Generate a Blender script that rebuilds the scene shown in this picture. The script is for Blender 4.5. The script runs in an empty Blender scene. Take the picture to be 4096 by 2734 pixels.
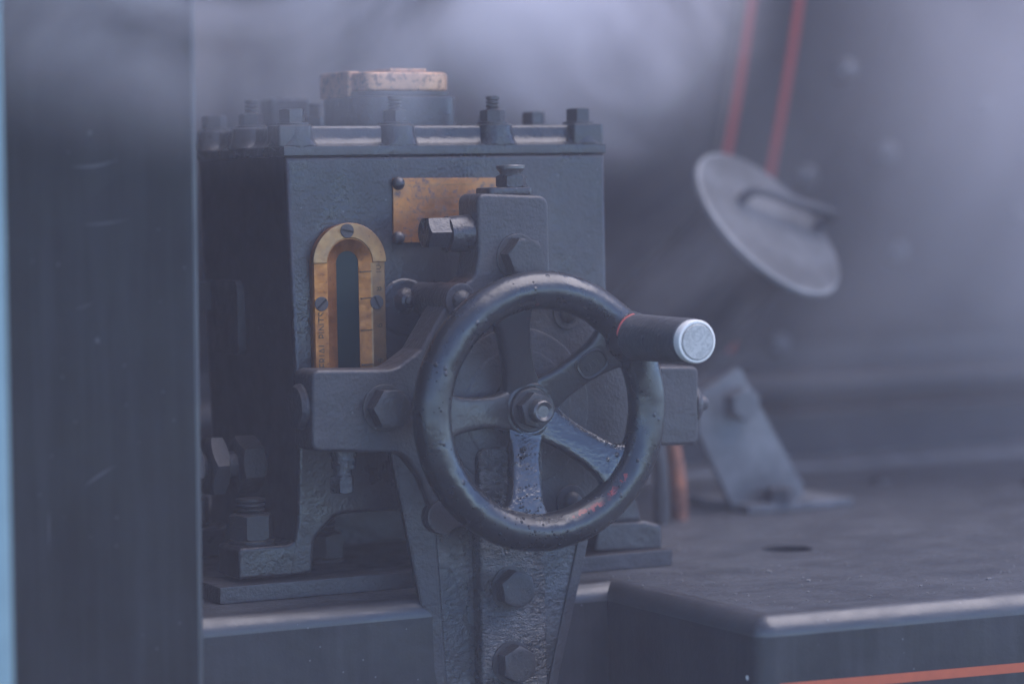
import bpy, bmesh, math, random
from mathutils import Vector, Matrix, noise
random.seed(7)
S = 0.001                       # everything below is written in millimetres
sc = bpy.context.scene
COL = sc.collection

# ------------------------------------------------------------------ camera
YAW, PIT, ROLL, DIST = math.radians(27), math.radians(3.0), math.radians(1.0), 1600.0
fwd = Vector((math.sin(YAW)*math.cos(PIT), math.cos(YAW)*math.cos(PIT), -math.sin(PIT)))
r0 = fwd.cross(Vector((0, 0, 1))).normalized(); u0 = r0.cross(fwd)
rgt = r0*math.cos(ROLL) - u0*math.sin(ROLL); upv = u0*math.cos(ROLL) + r0*math.sin(ROLL)
cd = bpy.data.cameras.new('camera'); cam = bpy.data.objects.new('camera', cd); COL.objects.link(cam)
m = Matrix((rgt, upv, -fwd)).transposed().to_4x4(); m.translation = -fwd*DIST*S
cam.matrix_world = m
cd.sensor_width = 36; cd.lens = 98.08; cd.clip_start = 0.05; cd.clip_end = 50
cd.dof.use_dof = True; cd.dof.focus_distance = 1.585; cd.dof.aperture_fstop = 3.4; cd.dof.aperture_blades = 9
sc.camera = cam

# ------------------------------------------------------------------ light
SUN_EL, SUN_AZ = math.radians(62), math.radians(118)     # azimuth clockwise from +Y
w = bpy.data.worlds.new('World'); sc.world = w; w.use_nodes = True
nt = w.node_tree; bg = nt.nodes['Background']
sky = nt.nodes.new('ShaderNodeTexSky'); sky.sky_type = 'NISHITA'; sky.sun_disc = False
sky.sun_elevation = SUN_EL; sky.sun_rotation = SUN_AZ; sky.altitude = 500; sky.dust_density = 0.0; sky.air_density = 0.5; sky.ozone_density = 7.0
nt.links.new(sky.outputs[0], bg.inputs[0]); bg.inputs[1].default_value = 0.15
sl = bpy.data.lights.new('sun', 'SUN'); sl.energy = 1.5; sl.angle = math.radians(60); sl.color = (1.0, 0.91, 0.93)
so = bpy.data.objects.new('sun', sl); COL.objects.link(so)
sd = Vector((math.sin(SUN_AZ)*math.cos(SUN_EL), math.cos(SUN_AZ)*math.cos(SUN_EL), math.sin(SUN_EL)))
so.rotation_euler = (-sd).to_track_quat('-Z', 'Y').to_euler(); so.location = sd*3
sc.view_settings.view_transform = 'Standard'; sc.view_settings.look = 'None'
sc.view_settings.exposure = 1.52; sc.view_settings.gamma = 1.0
cy = sc.cycles
cy.volume_bounces = 6; cy.volume_step_rate = 1.0; cy.volume_max_steps = 256
cy.max_bounces = 10; cy.diffuse_bounces = 3; cy.glossy_bounces = 3; cy.use_denoising = True
cy.sample_clamp_indirect = 4.0

# ------------------------------------------------------------------ materials
class NT:
    def __init__(s, name):
        s.mat = bpy.data.materials.new(name); s.mat.use_nodes = True
        s.t = s.mat.node_tree; s.b = s.t.nodes['Principled BSDF']; s.out = s.t.nodes['Material Output']
        s.pos = s.t.nodes.new('ShaderNodeNewGeometry').outputs['Position']
    def n(s, typ, **kw):
        nd = s.t.nodes.new(typ)
        for k, v in kw.items(): setattr(nd, k, v)
        return nd
    def l(s, a, b): s.t.links.new(a, b)
    def noise(s, scale, detail=4, rough=0.55, vec=None, stretch=None, dist=0.0):
        nd = s.n('ShaderNodeTexNoise'); nd.inputs['Scale'].default_value = scale
        nd.inputs['Detail'].default_value = detail; nd.inputs['Roughness'].default_value = rough
        nd.inputs['Distortion'].default_value = dist
        v = vec or s.pos
        if stretch:
            mp = s.n('ShaderNodeMapping'); mp.inputs['Scale'].default_value = stretch; s.l(v, mp.inputs[0]); v = mp.outputs[0]
        s.l(v, nd.inputs['Vector']); return nd.outputs['Fac']
    def ramp(s, fac, stops):
        nd = s.n('ShaderNodeValToRGB'); e = nd.color_ramp.elements
        while len(e) < len(stops): e.new(0.5)
        for el, (p, c) in zip(e, stops):
            el.position = p; el.color = c if len(c) == 4 else (*c, 1)
        s.l(fac, nd.inputs[0]); return nd.outputs[0]
    def val(s, fac, stops): return s.ramp(fac, [(p, (v, v, v)) for p, v in stops])
    def math(s, op, a, b=None):
        nd = s.n('ShaderNodeMath', operation=op)
        for i, x in enumerate((a, b)):
            if x is None: continue
            if isinstance(x, (int, float)): nd.inputs[i].default_value = x
            else: s.l(x, nd.inputs[i])
        return nd.outputs[0]
    def mix(s, fac, a, b):
        nd = s.n('ShaderNodeMix', data_type='RGBA')
        for i, x in ((0, fac), (6, a), (7, b)):
            if isinstance(x, (int, float)): nd.inputs[i].default_value = x
            elif isinstance(x, tuple): nd.inputs[i].default_value = (*x, 1)
            else: s.l(x, nd.inputs[i])
        return nd.outputs[2]
    def bump(s, h, strength, dist, normal=None):
        nd = s.n('ShaderNodeBump'); nd.inputs['Strength'].default_value = strength; nd.inputs['Distance'].default_value = dist
        s.l(h, nd.inputs['Height'])
        if normal: s.l(normal, nd.inputs['Normal'])
        return nd.outputs[0]
    def spots(s, pts):
        """blotches of a fixed place and size: 1 inside, 0 outside, ragged edge"""
        acc = None
        ns = s.noise(260, 4, .65)
        for p, r in pts:
            d = s.n('ShaderNodeVectorMath', operation='DISTANCE'); s.l(s.pos, d.inputs[0]); d.inputs[1].default_value = Vector(p)*S
            v = s.math('DIVIDE', d.outputs['Value'], r*S)
            v = s.math('ADD', v, s.math('MULTIPLY', s.math('SUBTRACT', ns, .5), 2.4))
            v = s.math('LESS_THAN', v, 0.8)
            acc = v if acc is None else s.math('MAXIMUM', acc, v)
        return acc

def black_paint(name, base=(.019, .017, .021), dusty=(.055, .051, .058), rough=(.34, .55), lumps=.5, grain=.35, dust=.5,
                drips=0.0, specks=True, red=None, streak=None, rust=0.0, coat=0.0, spec=.5):
    k = NT(name)
    big = k.noise(22, 5, .6)
    col = k.mix(k.val(big, [(.38, 0), (.72, dust)]), base, dusty)
    if streak:
        sv = k.noise(1.0, 4, .6, stretch=streak)
        col = k.mix(k.val(sv, [(.45, 0), (.75, .5)]), col, dusty)
    if rust:
        rn = k.noise(60, 5, .7, dist=.6)
        col = k.mix(k.val(rn, [(.60, 0), (.75, rust)]), col, (.07, .03, .02))
    if specks:
        vo = k.n('ShaderNodeTexVoronoi'); vo.inputs['Scale'].default_value = 150; vo.inputs['Randomness'].default_value = 1
        k.l(k.pos, vo.inputs['Vector'])
        rnd = k.n('ShaderNodeSeparateColor'); k.l(vo.outputs['Color'], rnd.inputs[0])
        dot = k.math('LESS_THAN', vo.outputs['Distance'], k.math('MULTIPLY', k.math('GREATER_THAN', rnd.outputs[0], .82), .09))
        col = k.mix(k.math('MULTIPLY', dot, .5), col, (.16, .16, .17))
    if red:
        rm = k.spots(red); col = k.mix(k.math('MULTIPLY', rm, k.val(k.noise(130, 3, .6), [(.4, .15), (.65, .9)])), col, (.40, .06, .04))
    k.l(col, k.b.inputs['Base Color'])
    rn = k.noise(45, 4, .6)
    k.l(k.val(rn, [(.35, rough[0]), (.7, rough[1])]), k.b.inputs['Roughness'])
    med = k.noise(95, 3, .5); fine = k.noise(520, 2, .5)
    nrm = k.bump(med, lumps, .0016)
    nrm = k.bump(fine, min(1, grain*1.2), .0006, nrm)
    if drips:
        dv = k.n('ShaderNodeTexVoronoi'); dv.inputs['Scale'].default_value = 170
        k.l(k.pos, dv.inputs['Vector'])
        rr = k.n('ShaderNodeSeparateColor'); k.l(dv.outputs['Color'], rr.inputs[0])
        rad = k.math('MULTIPLY', k.math('GREATER_THAN', rr.outputs[1], .80), .28)
        h = k.math('MAXIMUM', k.math('SUBTRACT', rad, dv.outputs['Distance']), 0.0)
        nrm = k.bump(h, drips, .006, nrm)
    k.l(nrm, k.b.inputs['Normal'])
    k.b.inputs['Specular IOR Level'].default_value = spec
    k.b.inputs['Coat Weight'].default_value = coat; k.b.inputs['Coat Roughness'].default_value = .2
    return k.mat

def greasy(name, amount=1.0):
    k = NT(name)
    wet = k.val(k.noise(38, 4, .6), [(.40, 0), (.55, 1)])
    k.l(k.mix(wet, (.075, .075, .078), (.022, .022, .024)), k.b.inputs['Base Color'])
    k.l(k.val(k.noise(60, 3, .6), [(.4, .06), (.62, .34)]), k.b.inputs['Roughness'])
    a = k.noise(230, 4, .65, stretch=(1, 1, 1.7), dist=.4); b = k.noise(620, 3, .6)
    n1 = k.bump(a, 1.0*amount, .0036); n2 = k.bump(b, .6*amount, .0009, n1)
    k.l(n2, k.b.inputs['Normal']); k.b.inputs['Specular IOR Level'].default_value = .8
    return k.mat

def brass(name, a, b, c, rough=.42, scale=90, metal=.85, dark=0.55):
    k = NT(name)
    n1 = k.noise(scale, 6, .7, dist=.5); n2 = k.noise(scale*3.2, 5, .65)
    col = k.mix(k.val(n1, [(.35, 0), (.65, 1)]), a, b)
    col = k.mix(k.val(n2, [(dark, 0), (dark+.12, .85)]), col, c)
    k.l(col, k.b.inputs['Base Color']); k.b.inputs['Metallic'].default_value = metal
    k.l(k.val(n2, [(.35, rough-.1), (.7, rough+.2)]), k.b.inputs['Roughness'])
    sc_ = k.noise(1.0, 3, .6, stretch=(60, 60, 900))
    k.l(k.bump(sc_, .15, .0004, k.bump(n2, .25, .0005)), k.b.inputs['Normal'])
    return k.mat

def plain(name, col, rough=.5, metal=0.0, bump=.2, scale=300):
    k = NT(name); n1 = k.noise(scale, 4, .6)
    k.l(k.mix(k.val(n1, [(.3, 0), (.75, .35)]), col, tuple(x*.55 for x in col)), k.b.inputs['Base Color'])
    k.b.inputs['Roughness'].default_value = rough; k.b.inputs['Metallic'].default_value = metal
    k.l(k.bump(n1, bump, .0006), k.b.inputs['Normal'])
    return k.mat

M = {}
M['cast'] = black_paint('rough_cast_black_paint', base=(.032, .030, .034), dusty=(.076, .072, .079), lumps=.55, grain=.6, rough=(.36, .6))
M['lump'] = black_paint('thick_brushed_black_paint', lumps=.5, grain=.5, rough=(.26, .46), spec=.6)
M['lid'] = black_paint('glossy_lumpy_black_paint', base=(.02, .02, .023), lumps=.6, grain=.25, rough=(.24, .44), spec=.55)
WX, WY, WZ = 2.5, -30.0, -38.1
def rimp(a, q=0): return (WX+(68.5+q)*math.cos(math.radians(a)), WY-8, WZ+(68.5+q)*math.sin(math.radians(a)))
M['rim'] = black_paint('chipped_wheel_enamel', base=(.014, .014, .016), dusty=(.03, .03, .034), lumps=.35, grain=.12, drips=.5, specks=False, rough=(.2, .4), spec=.75,
    red=[(rimp(a, random.uniform(-6.5, -4.0)+(a+58)*.03), random.uniform(1.5, 2.8)) for a in range(-76, -36, 2)]+[(rimp(48, -1), 2.4), (rimp(52, -3), 1.6), (rimp(-26, 0), 1.6), (rimp(95, -8), 1.5)])
M['spoke'] = black_paint('wheel_spoke_enamel', base=(.015, .015, .017), dusty=(.032, .032, .036), lumps=.5, grain=.25, rough=(.28, .5), specks=False, spec=.7,
    red=[((-10, -24, 12), 3), ((-6.5, -27, 17), 4), ((30, -20, -68), 4), ((22, -20, -58), 3)])
M['wet'] = black_paint('wet_wheel_enamel', base=(.018, .018, .02), dusty=(.04, .04, .043), lumps=.55, grain=.45, rough=(.14, .34), drips=.8, specks=False, spec=1.0, coat=.15)
M['grease'] = greasy('wet_oily_paint', .75)
M['grease_light'] = greasy('oil_streaked_paint', .4)
M['worn'] = black_paint('worn_bolt_paint', base=(.03, .028, .03), dusty=(.06, .055, .055), lumps=.4, grain=.5, rough=(.4, .6), rust=.3)
M['panel'] = black_paint('smooth_black_sheet_enamel', base=(.010, .009, .010), dusty=(.04, .042, .047), lumps=.12, grain=.1, rough=(.3, .48), streak=(90, 90, 5), dust=.3, spec=.17)
M['board'] = black_paint('dusty_footplate_paint', base=(.032, .034, .040), dusty=(.074, .079, .090), lumps=.5, grain=.8, rough=(.42, .65), dust=.5, streak=(30, 110, 60))
M['boardface'] = black_paint('footplate_valance_paint', base=(.014, .014, .017), dusty=(.05, .05, .056), lumps=.15, grain=.15, rough=(.3, .5), streak=(70, 70, 5), spec=.25)
M['back'] = black_paint('boiler_black_paint', base=(.022, .022, .026), dusty=(.05, .05, .056), lumps=.2, grain=.2, rough=(.5, .7), specks=False, spec=.3)
M['grey'] = black_paint('grey_worn_steel_paint', base=(.04, .042, .047), dusty=(.115, .12, .13), lumps=.35, grain=.4, rough=(.4, .6), dust=1)
M['strap'] = black_paint('scuffed_grey_steel_paint', base=(.06, .063, .07), dusty=(.19, .195, .205), lumps=.35, grain=.4, rough=(.4, .6), dust=1)
M['rimgrey'] = black_paint('worn_bright_edge', base=(.14, .145, .15), dusty=(.30, .30, .30), lumps=.3, grain=.4, rough=(.4, .6), dust=1)
M['smooth'] = black_paint('smooth_side_paint', lumps=.08, grain=.06, rough=(.34, .54), spec=.6)
M['brass'] = brass('tarnished_yellow_brass', (.50, .19, .05), (.35, .14, .05), (.15, .09, .06), dark=.62)
M['brass_dull_sky'] = brass('dull_sky_grey_brass', (.42, .23, .10), (.30, .18, .10), (.15, .11, .09), dark=.62)  # greyer brass; also colours in the sky reflection on the gauge arch
M['brass_plate'] = brass('stained_brass_plate', (.54, .22, .07), (.34, .17, .09), (.15, .12, .12), scale=85, dark=.52, rough=.45)
M['bronze'] = brass('speckled_bronze', (.66, .38, .22), (.46, .25, .14), (.09, .065, .055), scale=70, dark=.50, rough=.5, metal=.6)
M['letter'] = plain('dirt_filled_stamping', (.10, .065, .03), .7)
M['glass'] = None
k = NT('dark_sight_glass'); k.b.inputs['Base Color'].default_value = (.004, .015, .016, 1); k.b.inputs['Roughness'].default_value = .3; k.b.inputs['Specular IOR Level'].default_value = .2
M['glass'] = k.mat
M['bare'] = plain('bare_machined_alloy', (.84, .80, .74), .5, .1, .25, 900)
k = NT('brushed_alloy_face')
n1 = k.noise(1.0, 3, .6, stretch=(130, 130, 1500)); n2 = k.noise(190, 4, .6, dist=1.2)
k.l(k.mix(k.val(n2, [(.47, 0), (.53, .6), (.60, 0)]), k.mix(k.val(n1, [(.3, 0), (.7, .5)]), (.50, .48, .45), (.36, .345, .33)), (.21, .20, .19)), k.b.inputs['Base Color'])
k.b.inputs['Roughness'].default_value = .5; k.b.inputs['Metallic'].default_value = .25; k.l(k.bump(n1, .2, .0004), k.b.inputs['Normal'])
M['alloy_face'] = k.mat
M['grip'] = black_paint('rubbed_grip_paint', base=(.05, .05, .053), dusty=(.10, .10, .105), lumps=.35, grain=.4, rough=(.3, .5), drips=.4, specks=False)
M['red'] = plain('old_red_paint', (.38, .06, .05), .5, 0, .3)
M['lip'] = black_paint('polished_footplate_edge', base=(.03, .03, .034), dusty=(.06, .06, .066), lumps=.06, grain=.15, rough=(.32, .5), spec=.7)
M['lining_faded'] = plain('rubbed_lining_paint', (.13, .06, .05), .5, 0, .05, 120)
M['lining'] = plain('orange_lining_paint', (.50, .10, .035), .6, 0, .05, 120)
M['lining_red'] = plain('red_lining_paint', (.48, .055, .04), .6, 0, .05, 120)
M['tan'] = plain('faded_tan_lining', (.16, .12, .10), .5)
M['copper'] = brass('oxidised_copper', (.42, .15, .08), (.10, .05, .04), (.05, .035, .03), scale=24, dark=.56, rough=.45, metal=.6)
M['post'] = plain('pale_blue_enamel', (.23, .345, .37), .4, 0, .1, 40)
M['scratch'] = plain('scraped_paint', (.075, .075, .08), .6)
M['screw'] = plain('dull_screw_steel', (.07, .065, .065), .65, 0, .5, 500)
M['steel'] = plain('worn_steel', (.13, .125, .125), .35, .6, .5, 500)
M['grit'] = plain('pale_grit', (.16, .155, .15), .8, 0, .2)
M['hole'] = plain('dark_hole_lining', (.01, .01, .011), .8)
k = NT('water'); k.b.inputs['Base Color'].default_value = (.02, .02, .022, 1); k.b.inputs['Roughness'].default_value = .05; k.b.inputs['IOR'].default_value = 1.33
M['water'] = k.mat

# ------------------------------------------------------------------ object helpers
MW = {}
def empty(name, loc, label, cat, group=None):
    o = bpy.data.objects.new(name, None); COL.objects.link(o); o.empty_display_size = .02
    o.location = Vector(loc)*S; MW[o] = Matrix.Translation(Vector(loc)*S)
    tag(o, label, cat, group); return o
def tag(o, label=None, cat=None, group=None, kind=None):
    if label: o['label'] = label
    if cat: o['category'] = cat
    if group: o['group'] = group
    if kind: o['kind'] = kind
    return o
def link(name, mesh, parent=None, world=None, label=None):
    o = bpy.data.objects.new(name, mesh); COL.objects.link(o)
    wm = world or Matrix.Identity(4); MW[o] = wm
    if parent:
        o.parent = parent; o.matrix_local = MW[parent].inverted() @ wm
    else: o.matrix_world = wm
    if label: o['label'] = label
    if mesh and name not in NOWN:
        wn = o.modifiers.new('weighted', 'WEIGHTED_NORMAL'); wn.keep_sharp = True; wn.weight = 80
    return o
NOWN = {'rim', 'spoke', 'haze', 'steam_cloud', 'water_beads', 'handle', 'cutter', 'running_board'}
def finish(bm, mat, smooth=True, ang=38, scale=True):
    bmesh.ops.recalc_face_normals(bm, faces=bm.faces)
    if scale: bmesh.ops.scale(bm, vec=(S, S, S), verts=bm.verts)
    me = bpy.data.meshes.new('mesh'); bm.to_mesh(me); bm.free()
    for mt in (mat if isinstance(mat, (list, tuple)) else [mat]): me.materials.append(mt)
    if smooth:
        me.shade_smooth(); me.set_sharp_from_angle(angle=math.radians(ang))
    return me
def part(name, bm, mat, parent=None, label=None, origin=None, ang=38):
    """bm is in world millimetres; the origin is put at the shape's middle"""
    vs = [v.co for v in bm.verts]
    c = Vector(origin) if origin else Vector([(min(v[i] for v in vs)+max(v[i] for v in vs))/2 for i in range(3)])
    bmesh.ops.translate(bm, vec=-c, verts=bm.verts)
    return link(name, finish(bm, mat, ang=ang), parent, Matrix.Translation(c*S), label)
def frame(o, z):
    """matrix (mm) whose local z runs along z and origin at o"""
    z = Vector(z).normalized(); q = z.to_track_quat('Z', 'Y')
    return Matrix.Translation(Vector(o)) @ q.to_matrix().to_4x4()
def place(mat_mm):
    mm = mat_mm.copy(); mm.translation = mm.translation*S; return mm

def rounded(pts, seg=6):
    out = []; n = len(pts)
    for i, p in enumerate(pts):
        r = p[2] if len(p) > 2 else 0
        P = Vector(p[:2]); A = Vector(pts[i-1][:2]); B = Vector(pts[(i+1) % n][:2])
        if r <= 0: out.append(P); continue
        a = (A-P).normalized(); b = (B-P).normalized(); ca = max(-1, min(1, a.dot(b))); th = math.acos(ca)
        t = min(r/math.tan(th/2), (A-P).length*.48, (B-P).length*.48); rr = t*math.tan(th/2)
        p0 = P+a*t; p1 = P+b*t; c = P+(a+b).normalized()*(rr/math.sin(th/2))
        a0 = math.atan2(*(p0-c).yx); a1 = math.atan2(*(p1-c).yx); d = (a1-a0+math.pi) % (2*math.pi)-math.pi
        for j in range(seg+1):
            an = a0+d*j/seg; out.append(c+Vector((math.cos(an), math.sin(an)))*rr)
    return out
AX = {'XZ': lambda a, b, h: (a, h, b), 'XY': lambda a, b, h: (a, b, h), 'YZ': lambda a, b, h: (h, a, b)}
def prism(pts, h0, h1, plane='XZ', bevel=0, both=True, seg=2, bm=None, round_seg=6):
    """closed outline in a plane, extruded from h0 to h1; the edges of the h0 face (and h1 if both) are rounded"""
    b0 = bmesh.new(); f = AX[plane]; pp = rounded(pts, round_seg)
    lo = [b0.verts.new(f(p[0], p[1], h0)) for p in pp]; hi = [b0.verts.new(f(p[0], p[1], h1)) for p in pp]
    fl = b0.faces.new(lo); fh = b0.faces.new(hi[::-1]); n = len(pp)
    for i in range(n): b0.faces.new((lo[i], hi[i], hi[(i+1) % n], lo[(i+1) % n]))
    bmesh.ops.recalc_face_normals(b0, faces=b0.faces)
    if bevel:
        es = set(fl.edges)
        if both: es |= set(fh.edges)
        bmesh.ops.bevel(b0, geom=list(es), offset=bevel, segments=seg, profile=.5, affect='EDGES', clamp_overlap=True)
    if bm is None: return b0
    return merge(bm, b0)
def merge(bm, b0):
    me = bpy.data.meshes.new('t'); b0.to_mesh(me); b0.free(); bm.from_mesh(me); bpy.data.meshes.remove(me); return bm
def box(lo, hi, bevel=0, seg=2, bm=None):
    b0 = bmesh.new(); bmesh.ops.create_cube(b0, size=1)
    for v in b0.verts: v.co = Vector([(lo[i]+hi[i])/2 + v.co[i]*(hi[i]-lo[i]) for i in range(3)])
    if bevel: bmesh.ops.bevel(b0, geom=b0.edges[:], offset=bevel, segments=seg, profile=.5, affect='EDGES', clamp_overlap=True)
    if bm is None: return b0
    return merge(bm, b0)
def lathe(prof, mat=None, seg=40, bm=None, cap=True):
    """prof: (z, r) pairs along local z; mat moves it (mm)"""
    b0 = bmesh.new(); rings = []
    for z, r in prof:
        if r < 1e-6: rings.append([b0.verts.new((0, 0, z))])
        else: rings.append([b0.verts.new((r*math.cos(2*math.pi*i/seg), r*math.sin(2*math.pi*i/seg), z)) for i in range(seg)])
    for a, b in zip(rings, rings[1:]):
        if len(a) == 1 and len(b) == 1: continue
        for i in range(seg):
            j = (i+1) % seg
            if len(a) == 1: b0.faces.new((a[0], b[i], b[j]))
            elif len(b) == 1: b0.faces.new((a[i], b[0], a[j]))
            else: b0.faces.new((a[i], b[i], b[j], a[j]))
    if cap:
        for rg, rev in ((rings[0], True), (rings[-1], False)):
            if len(rg) > 1: b0.faces.new(rg[::-1] if rev else rg)
    if mat: b0.transform(mat)
    return b0 if bm is None else merge(bm, b0)
def hexring(af, k=24, rot=0):
    out = []
    for i in range(k):
        t = 2*math.pi*i/k; s = (t+math.pi/6) % (math.pi/3)-math.pi/6
        r = af/2/math.cos(s); out.append((r*math.cos(t+rot), r*math.sin(t+rot), r))
    return out
def hexhead(af, h, mat=None, rot=0, chamfer=True, hollow=0, bm=None, bottom=False, z0=0.0, wear=.96):
    b0 = bmesh.new(); H = hexring(af, 24, rot); rc = af/2*wear
    def ring(pts): return [b0.verts.new(p) for p in pts]
    R = []
    if bottom:
        R.append(ring([(x/r*rc, y/r*rc, z0) for x, y, r in H])); R.append(ring([(x, y, z0+(r-rc)*.55) for x, y, r in H]))
    else: R.append(ring([(x, y, z0) for x, y, r in H]))
    if chamfer:
        R.append(ring([(x, y, z0+h-(r-rc)*.55) for x, y, r in H])); R.append(ring([(x/r*rc, y/r*rc, z0+h) for x, y, r in H]))
        R.append(ring([(x/r*rc*.8, y/r*rc*.8, z0+h+.02) for x, y, r in H]))
    else: R.append(ring([(x, y, z0+h) for x, y, r in H]))
    for a, b in zip(R, R[1:]):
        for i in range(24):
            j = (i+1) % 24; b0.faces.new((a[i], b[i], b[j], a[j]))
    b0.faces.new(R[0][::-1]); b0.faces.new(R[-1])
    if mat: b0.transform(mat)
    return b0 if bm is None else merge(bm, b0)
def tube(pts, r, seg=16, bm=None, cap=True):
    b0 = bmesh.new(); P = [Vector(p) for p in pts]; rings = []; up = None
    for i, p in enumerate(P):
        t = ((P[min(i+1, len(P)-1)]-P[max(i-1, 0)])).normalized()
        if up is None: up = t.orthogonal().normalized()
        up = (up-t*up.dot(t)).normalized(); s = t.cross(up)
        rr = r[i] if isinstance(r, (list, tuple)) else r
        rings.append([b0.verts.new(p+(up*math.cos(2*math.pi*j/seg)+s*math.sin(2*math.pi*j/seg))*rr) for j in range(seg)])
    for a, b in zip(rings, rings[1:]):
        for i in range(seg):
            j = (i+1) % seg; b0.faces.new((a[i], b[i], b[j], a[j]))
    if cap: b0.faces.new(rings[0][::-1]); b0.faces.new(rings[-1])
    return b0 if bm is None else merge(bm, b0)
def smooth_path(pts, n=6):
    P = [Vector(p) for p in pts]; out = []
    for i in range(len(P)-1):
        a, b, c, d = P[max(i-1, 0)], P[i], P[i+1], P[min(i+2, len(P)-1)]
        for j in range(n):
            t = j/n; out.append(.5*((2*b)+(c-a)*t+(2*a-5*b+4*c-d)*t*t+(3*b-a-3*c+d)*t**3))
    out.append(P[-1]); return out
def wobble(bm, amp, scale, seed=0):
    for v in bm.verts:
        n = noise.noise_vector(v.co/scale+Vector((seed, seed*2, 0)))
        v.co += n*amp
def text_bm(s, size, depth, mat):
    cu = bpy.data.curves.new('lettering', 'FONT'); cu.body = s; cu.size = size; cu.extrude = depth; cu.align_x = 'CENTER'; cu.align_y = 'CENTER'; cu.resolution_u = 3
    o = bpy.data.objects.new('tmp', cu); COL.objects.link(o)
    dg = bpy.context.evaluated_depsgraph_get(); dg.update()
    me = bpy.data.meshes.new_from_object(o.evaluated_get(dg)); bpy.data.objects.remove(o); bpy.data.curves.remove(cu)
    bm = bmesh.new(); bm.from_mesh(me); bpy.data.meshes.remove(me); bm.transform(mat); return bm
def threads(z0, z1, r, pitch=1.4):
    pr = [(z0, r)]; z = z0
    while z+pitch < z1:
        pr += [(z+pitch*.3, r), (z+pitch*.6, r*.8), (z+pitch, r)]; z += pitch
    pr += [(z1-.3, r), (z1, r*.8)]
    return pr
NEG_Y = (0, -1, 0)
def front(o, spin=0):           # local z toward the viewer side (-Y), local x right, local y up
    return Matrix.Translation(Vector(o)) @ Matrix(((1, 0, 0), (0, 0, -1), (0, 1, 0))).to_4x4() @ Matrix.Rotation(spin, 4, 'Z')

# ================================================================== STRUCTURE: footplate
BZ = -143.5
def bull_edge_sheet(outline, z_top, z_bot, mat, name, parent=None, r=7.0):
    b0 = prism(outline, z_bot, z_top, 'XY')
    es = [e for e in b0.edges if all(abs(v.co.z-z_top) < 1e-3 for v in e.verts)]
    bmesh.ops.bevel(b0, geom=es, offset=r, segments=5, profile=.5, affect='EDGES', clamp_overlap=True)
    return b0
foot = [(-520, 6), (63, 6), (63, -162, 11), (700, -196), (2200, -270), (2200, 900), (-520, 900)]
def board_bm(outline, hole, z_top, z_bot, r=11.5, seg=8):
    """plate with a bull-nosed upper edge along its outline and one round hole through the top"""
    b0 = bmesh.new(); P = rounded(outline, 7); n = len(P)
    loops = []
    for k in range(seg+1):
        t = math.pi/2*k/seg; d = r*(1-math.sin(t)); z = z_top-r+r*math.sin(t) if False else z_top-r*(1-math.sin(t)); ins = r*(1-math.cos(t)); lp = []
        for i in range(n):
            a = (P[i]-P[i-1]).normalized(); b = (P[(i+1) % n]-P[i]).normalized()
            na = Vector((-a.y, a.x)); nb = Vector((-b.y, b.x)); m_ = (na+nb)/(1+na.dot(nb)); q_ = P[i]+m_*ins
            lp.append(b0.verts.new((q_.x, q_.y, z)))
        loops.append(lp)
    bot = [b0.verts.new((p.x, p.y, z_bot)) for p in P]
    for a, b in zip([bot]+loops, loops):
        for i in range(n): b0.faces.new((a[i], a[(i+1) % n], b[(i+1) % n], b[i]))
    (hx_, hy_, hr) = hole
    H = [b0.verts.new((hx_+hr*math.cos(2*math.pi*i/40), hy_+hr*math.sin(2*math.pi*i/40), z_top)) for i in range(40)]
    H2 = [b0.verts.new((v.co.x, v.co.y, z_top-30)) for v in H]
    for i in range(40): b0.faces.new((H[i], H[(i+1) % 40], H2[(i+1) % 40], H2[i]))
    b0.faces.new(H2)
    es = [b0.edges.get((loops[-1][i], loops[-1][(i+1) % n])) for i in range(n)]+[b0.edges.get((H[i], H[(i+1) % 40])) for i in range(40)]
    bmesh.ops.triangle_fill(b0, edges=es, use_beauty=True, use_dissolve=False)
    return b0
b0 = board_bm(foot[::1] if False else foot, (230, 71, 16.5), BZ, -520)
rb = part('running_board', b0, [M['board'], M['boardface'], M['lip'], M['hole']], origin=(0, 200, BZ), ang=30)
for p in rb.data.polygons:
    nz = abs(p.normal.z); c = p.center/S+Vector((0, 200, BZ))
    if c.z < BZ-.5 and (c-Vector((230, 71, c.z))).length < 17: p.material_index = 3; p.use_smooth = False
    elif nz > .999: p.material_index = 0; p.use_smooth = False
    elif nz < .05: p.material_index = 1
    else: p.material_index = 2
tag(rb, kind='structure')
def on_front(x): return -162-(x-63)*(34/637)
st = bmesh.new()
A_ = [(75, -185.5), (700, -192.2), (700, -187.0), (75, -180.3)]
vs = [st.verts.new((x, on_front(x)-.4, z)) for x, z in A_]; vb = [st.verts.new((x, on_front(x)+.2, z)) for x, z in A_]
st.faces.new(vs); st.faces.new(vb[::-1])
for i in range(4): st.faces.new((vs[i], vb[i], vb[(i+1) % 4], vs[(i+1) % 4]))
part('painted_stripe', st, M['lining'], rb)

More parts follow.
